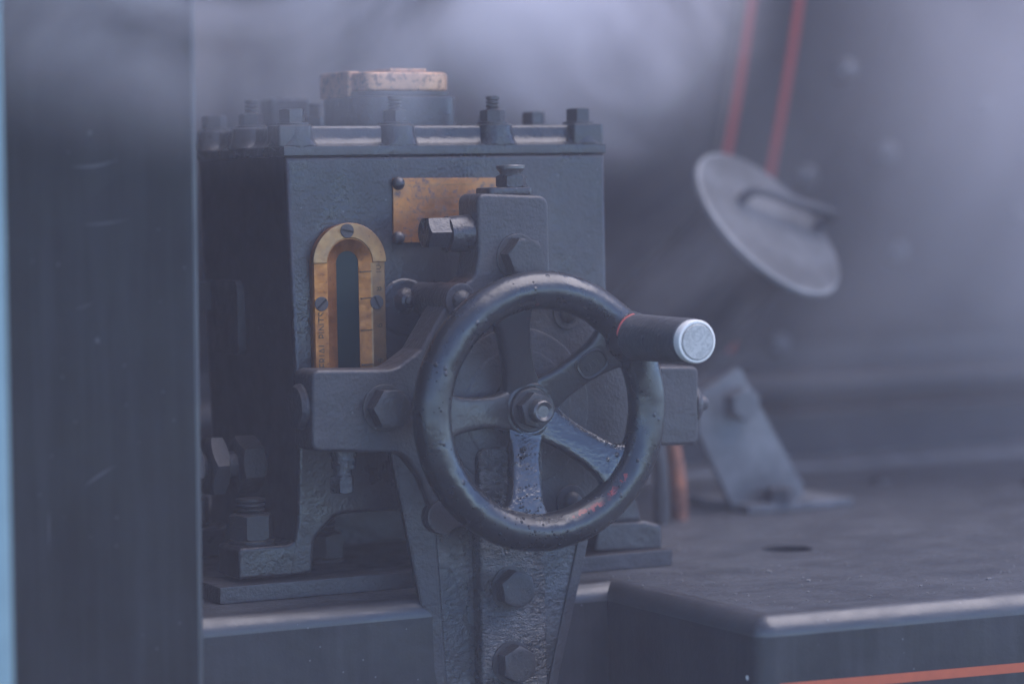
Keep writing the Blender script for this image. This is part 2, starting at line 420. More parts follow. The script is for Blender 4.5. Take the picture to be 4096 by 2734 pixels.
db = finish(lathe([(0, 9), (2, 9), (4, 7.5), (5, 4), (5.2, 0)], None, 20), M['boardface'])
for x, y in ((508, 372), (590, 285), (430, 40)):
    link('deck_rivet', db, rb, place(Matrix.Translation((x, y, BZ+.1))))
b0 = bmesh.new(); rg = random.Random(11)
for i in range(420):
    x = rg.uniform(70, 520); y = rg.uniform(-145, 300) if rg.random() < .7 else rg.uniform(-150, 0)
    if (Vector((x-230, y-71))).length < 19: continue
    q_ = rg.uniform(.35, .9)*(1.8 if rg.random() < .06 else 1)
    b1 = bmesh.new(); bmesh.ops.create_icosphere(b1, subdivisions=1, radius=q_)
    b1.transform(Matrix.Translation((x, y, BZ+q_*.3)) @ Matrix.Rotation(rg.uniform(0, 6), 4, 'Z') @ Matrix.Diagonal((1.5, 1, .55, 1))); merge(b0, b1)
o = part('grit', b0, M['grit'], rb); o['kind'] = 'stuff'
b0 = bmesh.new()
for x, z, q_ in ((61.9, -178, 1.3), (61.9, -189, .6)):
    b1 = bmesh.new(); bmesh.ops.create_icosphere(b1, subdivisions=2, radius=q_); b1.transform(Matrix.Translation((63, -147 if q_ < 1 else -149, z)) @ Matrix.Diagonal((.35, 1, 1.1, 1))); merge(b0, b1)
part('paint_chip', b0, M['bare'], rb)

# ------------------------------------------------------------------ boiler wall behind
boiler = empty('boiler', (500, 520, BZ), 'large dark curved boiler side behind the machinery, with orange lining and rivets', 'boiler')
RB, ZC = 1500.0, 650.0
def bY(z): return 480 + (math.sqrt(RB*RB-(ZC-175)**2)-math.sqrt(RB*RB-(ZC-z)**2))
zs = [-70+i*20 for i in range(42)]
b0 = bmesh.new(); rows = []
for z in zs: rows.append([b0.verts.new((x, bY(z), z)) for x in (-900, 300, 1000, 2400)])
for a, b in zip(rows, rows[1:]):
    for i in range(3): b0.faces.new((a[i], a[i+1], b[i+1], b[i]))
gm = bmesh.ops.extrude_face_region(b0, geom=b0.faces[:])
bmesh.ops.translate(b0, vec=(0, 60, 0), verts=[v for v in gm['geom'] if isinstance(v, bmesh.types.BMVert)])
part('boiler_shell', b0, M['back'], boiler)
def band(x0, x1, z0, z1, proud, mat, name):
    b1 = bmesh.new(); rr = []
    n = 24
    for i in range(n+1):
        z = z0+(z1-z0)*i/n
        rr.append([b1.verts.new((x, bY(z)+d, z)) for x, d in ((x0, 1), (x0, -proud), (x1, -proud), (x1, 1))])
    for a, b in zip(rr, rr[1:]):
        for i in range(4): b1.faces.new((a[i], a[(i+1) % 4], b[(i+1) % 4], b[i]))
    b1.faces.new(rr[0]); b1.faces.new(rr[-1][::-1])
    return part(name, b1, mat, boiler)
band(438, 511, -60, 640, 3, M['back'], 'boiler_band')
band(447.5, 454.5, -50, 630, 4, M['lining_red'], 'lining_stripe')
band(492, 499, -50, 630, 4, M['lining_red'], 'lining_stripe')
band(440.5, 443.5, -50, 630, 4, M['tan'], 'lining_stripe')
riv = None
for x, z in ((551.8, 180), (532, 95), (607, 113), (700, 150), (483.3, -47.6), (544.5, -46.6), (640, 30), (760, 60), (300, 200), (250, 60)):
    y = bY(z); n = Vector((0, -1, -.35)).normalized()
    if riv is None: riv = finish(lathe([(-2, 11), (2, 11), (5, 9.5), (8, 6.5), (9.5, 3), (10, 0)], None, 24), M['grey'])
    link('rivet', riv, boiler, place(frame((x, y, z), n)))

# frame angle and rail at the foot of the boiler
sill = empty('frame_rail', (600, 520, BZ), 'long low steel frame rail along the back edge of the footplate', 'rail')
part('upright_plate', box((-600, 505, BZ+.5), (2000, 530, -103), 2), M['back'], sill)
part('foot_angle', prism([(478, BZ+.6), (505, BZ+.6), (505, BZ+9), (480, BZ+5)], -600, 2000, 'YZ'), M['grey'], sill)
part('top_flange', prism([(497, -103), (620, -103), (620, -98.5), (497, -98.5, 1.5)], -600, 2000, 'YZ'), M['back'], sill)
part('lower_pipe', tube([(-600, 521, -78), (2000, 521, -78)], 13, 20), M['back'], sill)
part('back_plate', box((-600, 574, -98.4), (2000, 590, -40), 2), M['back'], sill)

# ------------------------------------------------------------------ sand filler with round lid and handle
n_ = Vector((.3423, -.6814, .6436)).normalized()
a_ = (.72*rgt-.69*upv); a_ = (a_-n_*a_.dot(n_)).normalized(); b_ = n_.cross(a_)
if b_.dot(fwd) < 0: b_ = -b_
dc = Vector((362.8, 300, 59.5))
filler = empty('sand_filler', (255, 512, BZ), 'sloping filler pipe closed by a round grey lid with a bar handle', 'filler pipe')
part('filler_pipe', lathe([(-315, 44), (-8, 44), (-8, 50), (-3.2, 50)], frame(dc, n_), 40), M['back'], filler)
lid = part('filler_lid', lathe([(-3, 60), (-3, 65), (-1.5, 66.5), (1.5, 66.5), (3, 65), (3.3, 40), (3.3, 0)], frame(dc, n_), 64, cap=True), M['grey'], filler)
f1 = dc+a_*(-26)+b_*(-10); f2 = dc+a_*30+b_*50
hp = [f1+n_*2, f1+n_*9, f1+n_*15+(f2-f1)*.03, f1+n_*18.5+(f2-f1)*.12, f1.lerp(f2, .5)+n_*19, f2+n_*20.5-(f2-f1)*.03, f2+n_*16.5+(f2-f1)*.035, f2+n_*12+(f2-f1)*.03, f2+n_*7, f2+n_*2]
part('lid_rim', lathe([(-2.6, 65.4), (-1.6, 67.4), (1.6, 67.4), (2.9, 65.6)], frame(dc, n_), 64), M['rimgrey'], lid, 'worn paler edge of the lid')
part('lid_handle', tube(smooth_path(hp, 6), 3.9, 14), M['cast'], lid)

# ------------------------------------------------------------------ strap stay
stay = empty('strap_stay', (350, 270, BZ), 'grey flat steel strap with a pointed top, leaning up from the footplate', 'bracket')
part('strap', prism([(314.3, -40, 3), (281, -58, 6), (279, -84, 3), (308, -141.5), (366, -141.5), (366, -127, 2)], 262, 268, 'XZ', .8), M['strap'], stay)
part('foot_flange', box((309, 244, BZ+.4), (398, 330, BZ+6.5), 1), M['strap'], stay)
hx = finish(hexhead(19, 10), M['cast'])
link('bolt', hx, stay, place(frame((378, 300, BZ+6.5), (0, 0, 1))))
link('bolt', hx, stay, place(frame((340, 252, BZ+6.5), (0, 0, 1))))
link('bolt', finish(hexhead(21, 13), M['grey']), stay, place(frame((312, 262, -66), NEG_Y)))

pip = [(256, 250, BZ-2), (255, 250, -118), (252, 250, -98), (246, 249, -82), (232, 248, -74), (214, 246, -72), (150, 240, -71)]
cp = part('copper_pipe', tube(smooth_path(pip, 8), 6.0, 18), M['copper'])
tag(cp, 'bent copper oil pipe rising from the footplate behind the hand wheel', 'pipe')
pip2 = [(231, 232, BZ-2), (231, 232, -110), (228, 234, -86), (215, 236, -78), (150, 238, -76)]
cp2 = part('steel_pipe', tube(smooth_path(pip2, 8), 5.5, 18), M['worn'])
tag(cp2, 'dark steel oil pipe standing just left of the copper pipe', 'pipe')

# ------------------------------------------------------------------ left casing panel and pale post
pan = empty('casing_panel', (-300, -60, -400), 'tall smooth black sheet casing at the left, streaked and scratched', 'casing')
part('front_sheet', prism([(-620, 420), (-208.4, 420), (-216.8, -420), (-620, -420)], -60, 330, 'XZ', 3.5, seg=4), M['panel'], pan)
part('highlight_bead', tube([(-210.6, -58.4, 420), (-214.8, -58.4, 0), (-219.0, -58.4, -420)], 2.1, 14), M['lip'], pan)  # bead added in paler paint to draw the sky highlight along the sheet edge
def sliver(p0, p1, w, sag=1.0):
    b1 = bmesh.new(); A = Vector(p0); B = Vector(p1); n = 8; tp = []; bt = []
    d = (B-A).normalized(); q = Vector((-d.y, d.x))
    for i in range(n+1):
        t = i/n; c = A.lerp(B, t)-q*sag*4*t*(1-t); h = w*(.15+math.sin(math.pi*min(t*1.1, 1))*.85)/2
        tp.append(c+q*h); bt.append(c-q*h)
    pts = tp+bt[::-1]
    return prism([(p.x, p.y) for p in pts], -60.12, -59.5, 'XZ')
for p0, p1, w_, s_ in (((-279, 102.3), (-254.5, 105.6), 1.3, 1.4), ((-274, 72.8), (-250, 75), .9, .6), ((-276, -60), (-260, -51), 1.0, -.5),
                       ((-279, 30), (-270, 33), .5, .3), ((-296, -72), (-296.4, -92), .7, .1), ((-268.5, 15), (-267.5, 12), 2.2, .1), ((-270, 120), (-268.5, 118.5), 3, .1)):
    part('scratch', sliver(p0, p1, w_, s_), M['scratch'], pan)
po = part('pale_post', prism([(-440, 420), (-354.3, 420), (-360, -420), (-440, -420)], -200, -130, 'XZ', 2.5, seg=3), M['post'])
tag(po, 'pale blue painted upright at the left edge of the picture', 'post')

# ================================================================== MECHANICAL LUBRICATOR
BY = 52.0
lub = empty('mechanical_lubricator', (-12, 120, -134), 'black cast mechanical lubricator box with brass sight gauge and bronze filler cap', 'lubricator')
outline = [(-117, 110), (91.7, 110), (91.2, -40), (107, -100, 14), (116, -114), (128, -117.5, 3), (128, -132.5, 2), (81, -132.5, 2), (80, -114, 12), (68, -98, 14), (-89, -98, 16), (-102, -109, 8), (-104.5, -131.5, 3), (-148.5, -131.5, 3), (-149.5, -114, 4), (-122, -112, 10), (-113, -96, 8), (-112.5, -60)]
# walls as one casting: the box, then four feet
body = [(-116.5, 108.2), (91.7, 108.2), (91.7, -30), (106, -85, 30), (114, -116), (81, -116, 3), (78, -104, 8), (66, -98, 14), (-89, -98.5, 14), (-103, -112, 10), (-104.5, -131.5, 3), (-120, -131.5), (-113.5, -100), (-112, -60)]
b0 = prism(body, BY, 192, 'XZ', 3.0, seg=3)
for y0 in (BY+.6, 158):
    prism([(-150, -131.5, 2), (-106, -131.5, 2), (-106, -113), (-111, -108, 5), (-118, -113.5, 6), (-150, -113.5, 3)], y0, y0+33, 'XZ', 2.2, seg=3, bm=b0)
    prism([(80.6, -132.5, 2), (128, -134.5, 2), (128, -119.5, 5), (116, -116, 4), (84, -115, 4)], y0, y0+33, 'XZ', 3.0, seg=3, bm=b0)
box((-112, 186, -134), (110, 191.5, -95), bm=b0)
box((-112, 60, -131), (-106, 190, -95), bm=b0)
bb = part('box_body', b0, [M['lump'], M['smooth']], lub)
for p in bb.data.polygons:
    if p.normal.x < -.8: p.material_index = 1
# lid: flange, then a coved upper block and raised bolt bosses
LX0, LX1, LY0, LY1 = -117.3, 91.9, BY-.7, 194.0
b0 = box((LX0, LY0, 108.5), (LX1, LY1, 114), .6, 2)
for ins, z in ():
    pass
def rrect(ins, z, bmx):
    pts = rounded([(LX0+ins, LY0+ins, 6), (LX1-ins, LY0+ins, 6), (LX1-ins, LY1-ins, 6), (LX0+ins, LY1-ins, 6)], 5)
    return [bmx.verts.new((p.x, p.y, z)) for p in pts]
b1 = bmesh.new()
rs = [rrect(i, z, b1) for i, z in ((.3, 113.5), (1.2, 114.1), (3.0, 114.8), (4.8, 116.0), (6.0, 117.8), (6.6, 120.0), (6.9, 123.6), (7.4, 125.0), (8.6, 125.8))]
for a, b in zip(rs, rs[1:]):
    for i in range(len(a)):
        j = (i+1) % len(a); b1.faces.new((a[i], a[j], b[j], b[i]))
b1.faces.new(rs[-1]); b1.faces.new(rs[0][::-1])
merge(b0, b1)
bolts_xy = [(-107, 63), (-42.4, 62), (21.7, 62), (80, 64), (-108.5, 122), (-109.5, 180), (80, 122), (79, 180), (-42, 182), (21.7, 182)]
BOSS = 126.3
for x, y in bolts_xy:
    lathe([(108.6, 6.5), (110.5, 9.5), (113.2, 12.2), (114.2, 15.0), (115, 14.2), (117.5, 12.7), (121, 11.8), (BOSS-.8, 11.5), (BOSS, 10.4)], Matrix.Translation((x, min(max(y, LY0+11.6), LY1-11.6), 0)), 32, bm=b0)
for x in (-109.5, 81.0):        # the corner bosses run out square to the flange corner
    prism([(x-10.5, LY0+.4, 1.5), (x+10.5, LY0+.4, 3), (x+10.5, LY0+20, 3), (x-10.5, LY0+20, 3)], 113.5, BOSS-.15, 'XY', 1.2, bm=b0)
# keep every boss within the flange edge
for v in b0.verts:
    v.co.x = min(max(v.co.x, LX0-4), LX1); v.co.y = min(max(v.co.y, LY0), LY1)
wobble(b0, .18, 9, 3)
part('lid', b0, M['lid'], lub)
# lid fixings: hex bolts at the corners and sides, studs with nuts between
hb = finish(merge(lathe([(0, 9.4), (1.0, 9.4), (1.3, 9.0)], None, 32), hexhead(13.4, 8.0, None, .35, z0=1.2)), M['lump'])
nut = finish(merge(lathe([(0, 9.2), (1.1, 9.2), (1.4, 8.8)], None, 32), hexhead(13.0, 7.2, None, .2, z0=1.3, bottom=True)), M['lump'])
thr = finish(lathe(threads(0, 8.5, 4.1, 2.2), None, 20), M['lid'])
for i, (x, y) in enumerate(bolts_xy):
    yy = min(max(y, LY0+11.6), LY1-11.6)
    if i in (1, 2, 4, 8, 9):
        s_ = link('stud_nut', nut, lub, place(Matrix.Translation((x, yy, BOSS)) @ Matrix.Rotation(.5*i, 4, 'Z')))
        link('stud', thr, s_, place(Matrix.Translation((x, yy, BOSS+8.3)) @ Matrix.Rotation(.05, 4, 'X')))
    else:
        link('lid_bolt', hb, lub, place(Matrix.Translation((x, yy, BOSS)) @ Matrix.Rotation(.35*i+.12, 4, 'Z')))
# filler neck and cap
FX, FY_ = -19.5, 120.0
part('filler_neck', prism([(FX-34, FY_-34, 16), (FX+34, FY_-34, 16), (FX+34, FY_+34, 16), (FX-34, FY_+34, 16)], 125, 144.0, 'XY', 1.5, round_seg=8), M['lump'], lub)
part('neck_ring', prism([(FX-31, FY_-31, 14), (FX+31, FY_-31, 14), (FX+31, FY_+31, 14), (FX-31, FY_+31, 14)], 144.0, 147, 'XY', .5, round_seg=8), M['worn'], lub)
capm = part('filler_cap', prism([(FX-30.5, FY_-31.5, 7), (FX+31.5, FY_-31.5, 20), (FX+31.5, FY_+31.5, 20), (FX-30.5, FY_+31.5, 14)], 147, 158.4, 'XY', 2.0, round_seg=6), M['bronze'], lub)
part('cap_lug', prism([(FX-33.5, FY_-14, 2), (FX-25, FY_-14, 2), (FX-25, FY_+31, 4), (FX-33.5, FY_+31, 4)], 144.2, 159.4, 'XY', .9), M['bronze'], capm)
part('cap_plate', box((FX-9, FY_-22, 158.7), (FX+15, FY_+20, 160.8), .6), M['bronze'], capm)
# small inlet block behind the lid
part('inlet_block', prism([(-66, 196, 4), (-38, 196, 4), (-38, 216, 4), (-66, 216, 4)], 100, 147, 'XY', 2.5), M['lid'], lub)
part('rear_arm', box((-66, 190, 96), (-38, 200, 112), 2), M['lid'], lub)

# name plate
npl = part('name_plate', prism([(-50.2, 57.6, .8), (32, 57.0, .8), (32.6, 94.2, .8), (-49.8, 95.0, .8)], 50.4, BY+.2, 'XZ', .25), M['brass_plate'], lub)
rv = finish(lathe([(0, 4.0), (.8, 3.9), (2.0, 3.2), (2.9, 1.9), (3.2, 0)], None, 20), M['lump'])
for x, z in ((-46.6, 92.0), (-47.2, 60.4), (29, 91), (28.5, 60)):
    link('rivet', rv, npl, place(front((x, 50.4, z))))
b0 = bmesh.new()
for z, x0_, x1_ in ((75.5, -41, 20), (70.5, -38, 14), (63.6, -40, 24), (90.9, -42, 26), (83.2, -36, 6)):
    box((x0_, 50.28, z-.16), (x1_, 50.5, z+.16), bm=b0)
part('engraved_rule', b0, M['brass_dull_sky'], npl)

# sight gauge: bevelled brass frame round a dark glass slot
def oval(hw, zc, zb, n=18):
    cx = -80.0
    return [(cx+hw*math.cos(math.pi*i/n), zc+hw*math.sin(math.pi*i/n)) for i in range(n+1)] + [(cx-hw, zb), (cx+hw, zb)]
ZB = -50.0
b0 = bmesh.new()
loops = []
for hw, zc, zb, y in ((22.8, 46.6, ZB, BY+.2), (22.8, 46.6, ZB, 48.4), (21.9, 46.6, ZB+.9, 47.4), (14.0, 46.6, ZB+8, 46.6), (13.2, 46.6, ZB+9, 47.0), (7.0, 46.6, ZB+15, 50.2), (6.8, 46.6, ZB+15.5, BY+.1)):
    loops.append([b0.verts.new((x, y, z)) for x, z in oval(hw, zc, zb)])
for a, b in zip(loops, loops[1:]):
    for i in range(len(a)):
        j = (i+1) % len(a); b0.faces.new((a[i], a[j], b[j], b[i]))
gau = part('sight_gauge', b0, M['brass'], lub, ang=25)
gau.data.materials.append(M['brass_dull_sky'])
gx = MW[gau].translation/S
for p in gau.data.polygons:
    c = p.center/S+gx
    if c.x > -66.9 and c.z < 46: p.material_index = 1
pa = [(-80+23.0*math.cos(math.pi*i/24), 46.8+23.0*math.sin(math.pi*i/24)) for i in range(25)] + [(-80-23.0, 50.5)][:0] + [(-80-14.2*math.cos(math.pi*i/24), 46.8+14.2*math.sin(math.pi*i/24)) for i in range(25)]
part('gauge_arch', prism(pa, 45.9, 48.3, 'XZ', .7, seg=2), M['brass_dull_sky'], gau, 'raised arch across the top of the gauge, its brass greyed as sky reflection')  # arch colour greyed to stand for the sky it reflects
part('gauge_glass', prism(oval(7.4, 46.6, ZB+15), 50.6, BY+.3, 'XZ'), M['glass'], gau)
b0 = bmesh.new()
for z in (41.5, 26.2, 7.8, -12): prism([(-72.9, z-.55), (-66.4, z-.2), (-66.4, z+.45), (-72.9, z+.1)], 46.6, 49, 'XZ', bm=b0)
part('graduation_mark', b0, M['letter'], gau)
sb = lathe([(0, 4.1), (.5, 4.1), (.75, 3.7)], None, 24, cap=True)
scr = finish(sb, M['screw'])
slotm = finish(box((-3.7, -.55, .6), (3.7, .55, .85)), M['hole'])
for (x, z), sp in (((-81.6, 65.2), -.22), ((-98.0, 23.8), .75), ((-63.4, 23.7), -1.15)):
    q = front((x, 46.9 if z < 50 else 45.8, z), sp)
    s_ = link('screw', scr, gau, place(q)); link('screw_slot', slotm, s_, place(q))
rot90 = Matrix.Rotation(math.pi/2, 4, 'Z')
part('engraved_lettering', text_bm('IMPERIAL PINTS', 7.0, .12, front((-97.4, 47.0, -1.6)) @ rot90 @ Matrix.Diagonal((.86, 1, 1, 1))), M['letter'], gau)
for s_, z in (('10', 42.5), ('8', 31.4), ('6', 10.2), ('4', -10)):
    part('engraved_figure', text_bm(s_, 5.6, .12, front((-61.8, 47.0, z)) @ rot90), M['letter'], gau)
# little domed plug on the box front
part('dome_plug', lathe([(0, 9.5), (1.2, 9.2), (1.8, 7.6), (3.2, 7.2), (4.6, 5.4), (6.4, 4.6), (7.2, 3.0), (8.6, 2.6), (9.2, 1.2), (9.4, 0)], front((-43.3, BY+.3, 23.7)), 32), M['lump'], lub)
part('box_boss', lathe([(0, 17), (1, 16), (1.6, 14)], front((-43.3, BY+.2, 20)), 32), M['lump'], lub)

# foot nuts and stud
fn = finish(merge(lathe([(0, 13.5), (1.8, 13.5), (2.2, 13)], None, 32), merge(hexhead(23, 15, None, .35, z0=2.0, bottom=True), lathe(threads(16.5, 26, 8.4, 2.6), None, 24))), M['worn'])
for x, y in ((-133.5, 74), (-133.5, 176), (112, 172)):
    link('foot_nut', fn, lub, place(Matrix.Translation((x, y, -113.6 if x < 0 else -117)) @ Matrix.Rotation(.15, 4, 'Z')))
link('foot_nut', fn, lub, place(Matrix.Translation((-70, 120, -134)) @ Matrix.Rotation(.5, 4, 'Z')))
# pipe unions on the left side, axis along X
for x0, af, ln, sp in ((-131, 29, 15, .1), (-150, 33, 11, .6), (-166, 28, 12, .2)):
    part('union_nut', hexhead(af, ln, frame((x0+ln, 105, -71), (-1, 0, 0)), sp, bottom=True, wear=.93), M['worn'] if x0 > -140 else M['cast'], lub)
part('union_pipe', tube([(-110, 105, -71), (-190, 105, -71), (-260, 105, -71)], 8, 18), M['cast'], lub)
# side pad plate and bolt
part('side_pad', prism([(125, 36, 6), (170, 36, 6), (170, -8, 6), (125, -8, 6)], -119, -112, 'YZ', 1.5), M['cast'], lub)
part('rear_link', prism([(-190, 36), (-96, 35, 7), (-94, 18, 5), (-190, 18)], 168, 178, 'XZ', 1.5), M['cast'], lub)
# packing plate
pk = part('packing_plate', box((-165, 44, -143.3), (130, 205, -133.6), .8), M['cast'])
tag(pk, 'flat black packing plate under the feet of the lubricator box', 'plate')

# ================================================================== DRIVE BRACKET (casting with four arms)
brk = empty('drive_bracket', (0, 13, -100), 'grey-black cast bracket with arms, carrying the hand wheel in front of the lubricator box', 'bracket')
cont = [(-124.7, -10.6, 5), (-74, -12.5, 16), (-58, -2, 4), (-44, 19, 6), (-33, 32, 8), (-23, 38, 6), (-20.5, 50), (-20.5, 85.5, 5), (25.3, 83.2, 6), (25.6, 36, 12), (46, 20, 10), (72, -17, 14), (124.3, -19.4, 4), (123.6, -66.2, 4), (78, -64.5, 14), (52, -100, 12), (-48, -106, 12), (-60, -74, 10), (-70, -60, 12), (-125.5, -55.8, 5)]
b0 = prism(cont, 0, 26, 'XZ', 2.2, seg=3)
lathe([(0, 46.6), (.6, 46.3), (1.2, 45), (1.3, 35), (1.9, 34.2), (2.4, 32.6), (2.5, 20)], front((WX, .2, WZ)), 64, bm=b0)
for x, z in ((-32.5, 24.9), (36.5, 15.5), (36.7, -94.3), (-46.3, -97.5)):
    lathe([(-26, 10), (0, 10), (1.4, 9.6), (1.8, 8.6)], front((x, .1, z)), 36, bm=b0)
part('bracket_casting', b0, M['cast'], brk)
for x, z in ((-32.5, 24.9), (36.5, 15.5)):
    part('spacer_pillar', lathe([(0, 9.4), (29, 9.4)], front((x, BY+.3, z)), 32), M['cast'], brk)
dm = finish(lathe([(0, 6.0), (.6, 6.0), (1.8, 5.3), (3.2, 3.6), (3.8, 1.6), (3.9, 0)], None, 24), M['worn'])
for x, z in ((-32.5, 24.9), (36.5, 15.5), (36.7, -94.3)):
    link('pillar_stud', dm, brk, place(front((x, -1.8, z))))
hb2 = finish(merge(lathe([(0, 13.4), (1.2, 13.4), (1.6, 12.6)], None, 36), hexhead(20.5, 11.5, None, .3, z0=1.4, wear=.99)), M['worn'])
link('hex_bolt', hb2, brk, place(front((-81.2, 0, -33.8), .16)))
link('hex_bolt', hb2, brk, place(front((4.2, 0, 48.5), .05)))
# round bosses on the end faces of the two side arms
eb = finish(lathe([(0, 13), (1.6, 13), (2.6, 12.2), (4.0, 11.4), (4.3, 0)], None, 36), M['cast'])
link('end_boss', eb, brk, place(frame((-125.2, 15.5, -32), (-1, 0, 0)))); link('end_boss', eb, brk, place(frame((124, 13, -42.5), (1, 0, 0))))
link('end_stud', finish(lathe([(0, 5), (7, 4.6), (9, 3)], None, 20), M['cast']), brk, place(frame((128, 13, -42.5), (1, 0, 0))))
# side plug on the top arm: collar and hex, axis along X
part('plug_collar', lathe([(0, 11), (14, 10.2), (14.6, 9.4)], frame((-20.3, 13, 62.4), (-1, 0, 0)), 36), M['lump'], brk)
part('plug_hex', hexhead(16.4, 14.5, frame((-34.0, 13, 63.6), (-1, 0, 0)), .52, wear=.93), M['lump'], brk)
# oil cap on top of the top arm
part('oil_cap_base', prism([(-11.5, 3, 4), (17.4, 3, 4), (17.4, 23, 4), (-11.5, 23, 4)], 84, 88.6, 'XY', 1.3), M['lump'], brk)
oc = part('oil_cap', hexhead(16.0, 7.2, Matrix.Translation((8, 13, 88.4)), .3, bottom=True), M['lump'], brk)
part('cap_button', lathe([(95.4, 6.2), (97, 6.4), (98.4, 7.6), (99.2, 8.4), (100.8, 8.5), (101.3, 7.9), (101.5, 0)], Matrix.Translation((7.6, 13, 0)), 36), M['steel'], oc)
# drain plug under the left arm
part('drain_neck', lathe([(-56.5, 7.6), (-66, 7.0), (-67.5, 6.8)], Matrix.Translation((-101, 13, 0)), 30), M['grease_light'], brk)
part('drain_hex', hexhead(12.5, 9.5, Matrix.Translation((-102.3, 13, -81.2)), .5, bottom=True), M['grease_light'], brk)
part('drain_stem', lathe([(-67.2, 5.2), (-72, 5.2)], Matrix.Translation((-101.6, 13, 0)), 24), M['grease_light'], brk)

# ================================================================== PEDESTAL under the bracket
ped = empty('pedestal', (0, 10, -400), 'tapering greasy cast pedestal with two hexagon bolts, standing below the hand wheel', 'pedestal')
part('pedestal_web', prism([(-49, -88, 4), (50, -88, 4), (49, -119), (20, -228), (12.5, -400), (-38, -400), (-43, -196)], 6.0, 26, 'XZ', 1.6) if False else
     prism([(-49, -88, 4), (52, -88, 4), (49, -119), (27, -201), (4, -300), (-34, -300), (-43, -196)], 5.2, 6.6+0.0+12, 'XZ', 1.5), M['grease_light'], ped)
# deep gusset down the left side; it reaches back toward the box at the top
g = bmesh.new()
fr = [((-51.4, 5.0, -52), (-73.5, 12, -52)), ((-49.0, 5.0, -102), (-64.8, 9.5, -102)), ((-46.6, 5.0, -140), (-58.5, 7.5, -140)), ((-43.4, 5.0, -194), (-49.6, 5.9, -194)), ((-36, 5.0, -300), (-40, 5.8, -300))]
L = []
for A, B in fr: L.append([g.verts.new(A), g.verts.new(B), g.verts.new((B[0]+2, B[1]+9, B[2])), g.verts.new((A[0]+4, A[1]+6, A[2]))])
for a, b in zip(L, L[1:]):
    for i in range(4): g.faces.new((a[i], a[(i+1) % 4], b[(i+1) % 4], b[i]))
g.faces.new(L[0]); g.faces.new(L[-1][::-1])
bmesh.ops.recalc_face_normals(g, faces=g.faces)
bmesh.ops.bevel(g, geom=[e for e in g.edges if not e.is_boundary and e.calc_face_angle(0) > .6], offset=.8, segments=2, affect='EDGES', clamp_overlap=True)
part('side_gusset', g, M['cast'], ped)
part('edge_flange', prism([(43.5, -95), (51.5, -95), (49.8, -119), (27.8, -201), (4.8, -300), (-1.2, -300), (21.5, -201), (43, -118)], 3.6, 14, 'XZ', 1.0), M['cast'], ped)
part('centre_rib', prism([(-25, -300), (-25.4, -60, 6), (16.2, -58, 6), (17.6, -300)], -5.2, 8, 'XZ', 2.0, seg=3), M['grease'], ped)
pb = finish(merge(lathe([(0, 12.6), (.9, 12.6)], None, 36), hexhead(19.2, 10.5, None, .04, z0=.8, wear=.95)), M['worn'])
for i, z in enumerate((-140.5, -183.6)):
    q = front((-6.4, -5.2, z), .1 if i == 0 else -.06)
    o = link('hex_bolt', pb, ped, place(q))
    if i == 1:
        part('raised_marking', text_bm('S 8', 5.6, .35, front((-8.4, -16.6, z+5.6), .12)), M['worn'], o)
        part('raised_marking', text_bm('8', 5.6, .35, front((-2.6, -16.6, z-5.2), .12)), M['worn'], o)
    else:
        part('raised_marking', text_bm('8', 4.6, .3, front((0, -16.6, z-1.4), .6)), M['worn'], o)

# ================================================================== HAND WHEEL
whl = empty('hand_wheel', (WX, WY, WZ), 'round five-spoked black hand wheel with a straight grip and bright metal end', 'hand wheel')
b0 = bmesh.new(); R_, r_ = 68.5, 10.8; NU, NV = 160, 36; ring = []
for i in range(NU):
    a = 2*math.pi*i/NU; rr = []
    dl = .22*noise.noise((math.cos(a)*3, math.sin(a)*3, 5))
    # the rim swells into the handle boss
    da = abs((a-math.radians(35.5)+math.pi) % (2*math.pi)-math.pi); sw = 1.8*math.exp(-(da/.17)**2)
    for j in range(NV):
        b = 2*math.pi*j/NV; q = r_+dl+sw+.18*noise.noise((math.cos(a)*9, math.sin(a)*9, b))
        rad = R_+q*math.cos(b); rr.append(b0.verts.new((WX+rad*math.cos(a), WY-q*math.sin(b), WZ+rad*math.sin(a))))
    ring.append(rr)
for i in range(NU):
    for j in range(NV):
        b0.faces.new((ring[i][j], ring[(i+1) % NU][j], ring[(i+1) % NU][(j+1) % NV], ring[i][(j+1) % NV]))
part('rim', b0, M['rim'], whl, ang=80)
def spoke(ang, mat):
    ca, sa = math.cos(ang), math.sin(ang); er = Vector((ca, 0, sa)); et = Vector((-sa, 0, ca)); en = Vector((0, -1, 0))
    prof = [(10, 12.5, 5.5, 11), (15, 11.4, 5.4, 12.0), (20, 9.8, 5.2, 14.0), (27, 9.0, 5.0, 16.5), (36, 9.1, 5.0, 19.5), (44, 9.7, 5.0, 22.5), (50, 10.6, 5.0, 24.8), (54, 11.9, 4.8, 26.2), (57, 13.8, 4.6, 27.4), (59.5, 16.0, 4.2, 28.2), (62, 20, 3.6, 28.8)]
    b1 = bmesh.new(); rings = []
    for rho, hw, hh, n in prof:
        rg = []
        for k in range(24):
            t = 2*math.pi*k/24; c, s = math.cos(t), math.sin(t); e = .42
            x = hw*math.copysign(abs(c)**e, c); y = hh*math.copysign(abs(s)**e, s)
            rg.append(b1.verts.new(Vector((WX, 0, WZ))+er*rho+et*x+en*(n+y)))
        rings.append(rg)
    for a, b in zip(rings, rings[1:]):
        for k in range(24): b1.faces.new((a[k], b[k], b[(k+1) % 24], a[(k+1) % 24]))
    b1.faces.new(rings[0]); b1.faces.new(rings[-1][::-1])
    wobble(b1, .2, 8, ang)
    return part('spoke', b1, mat, whl, ang=55)
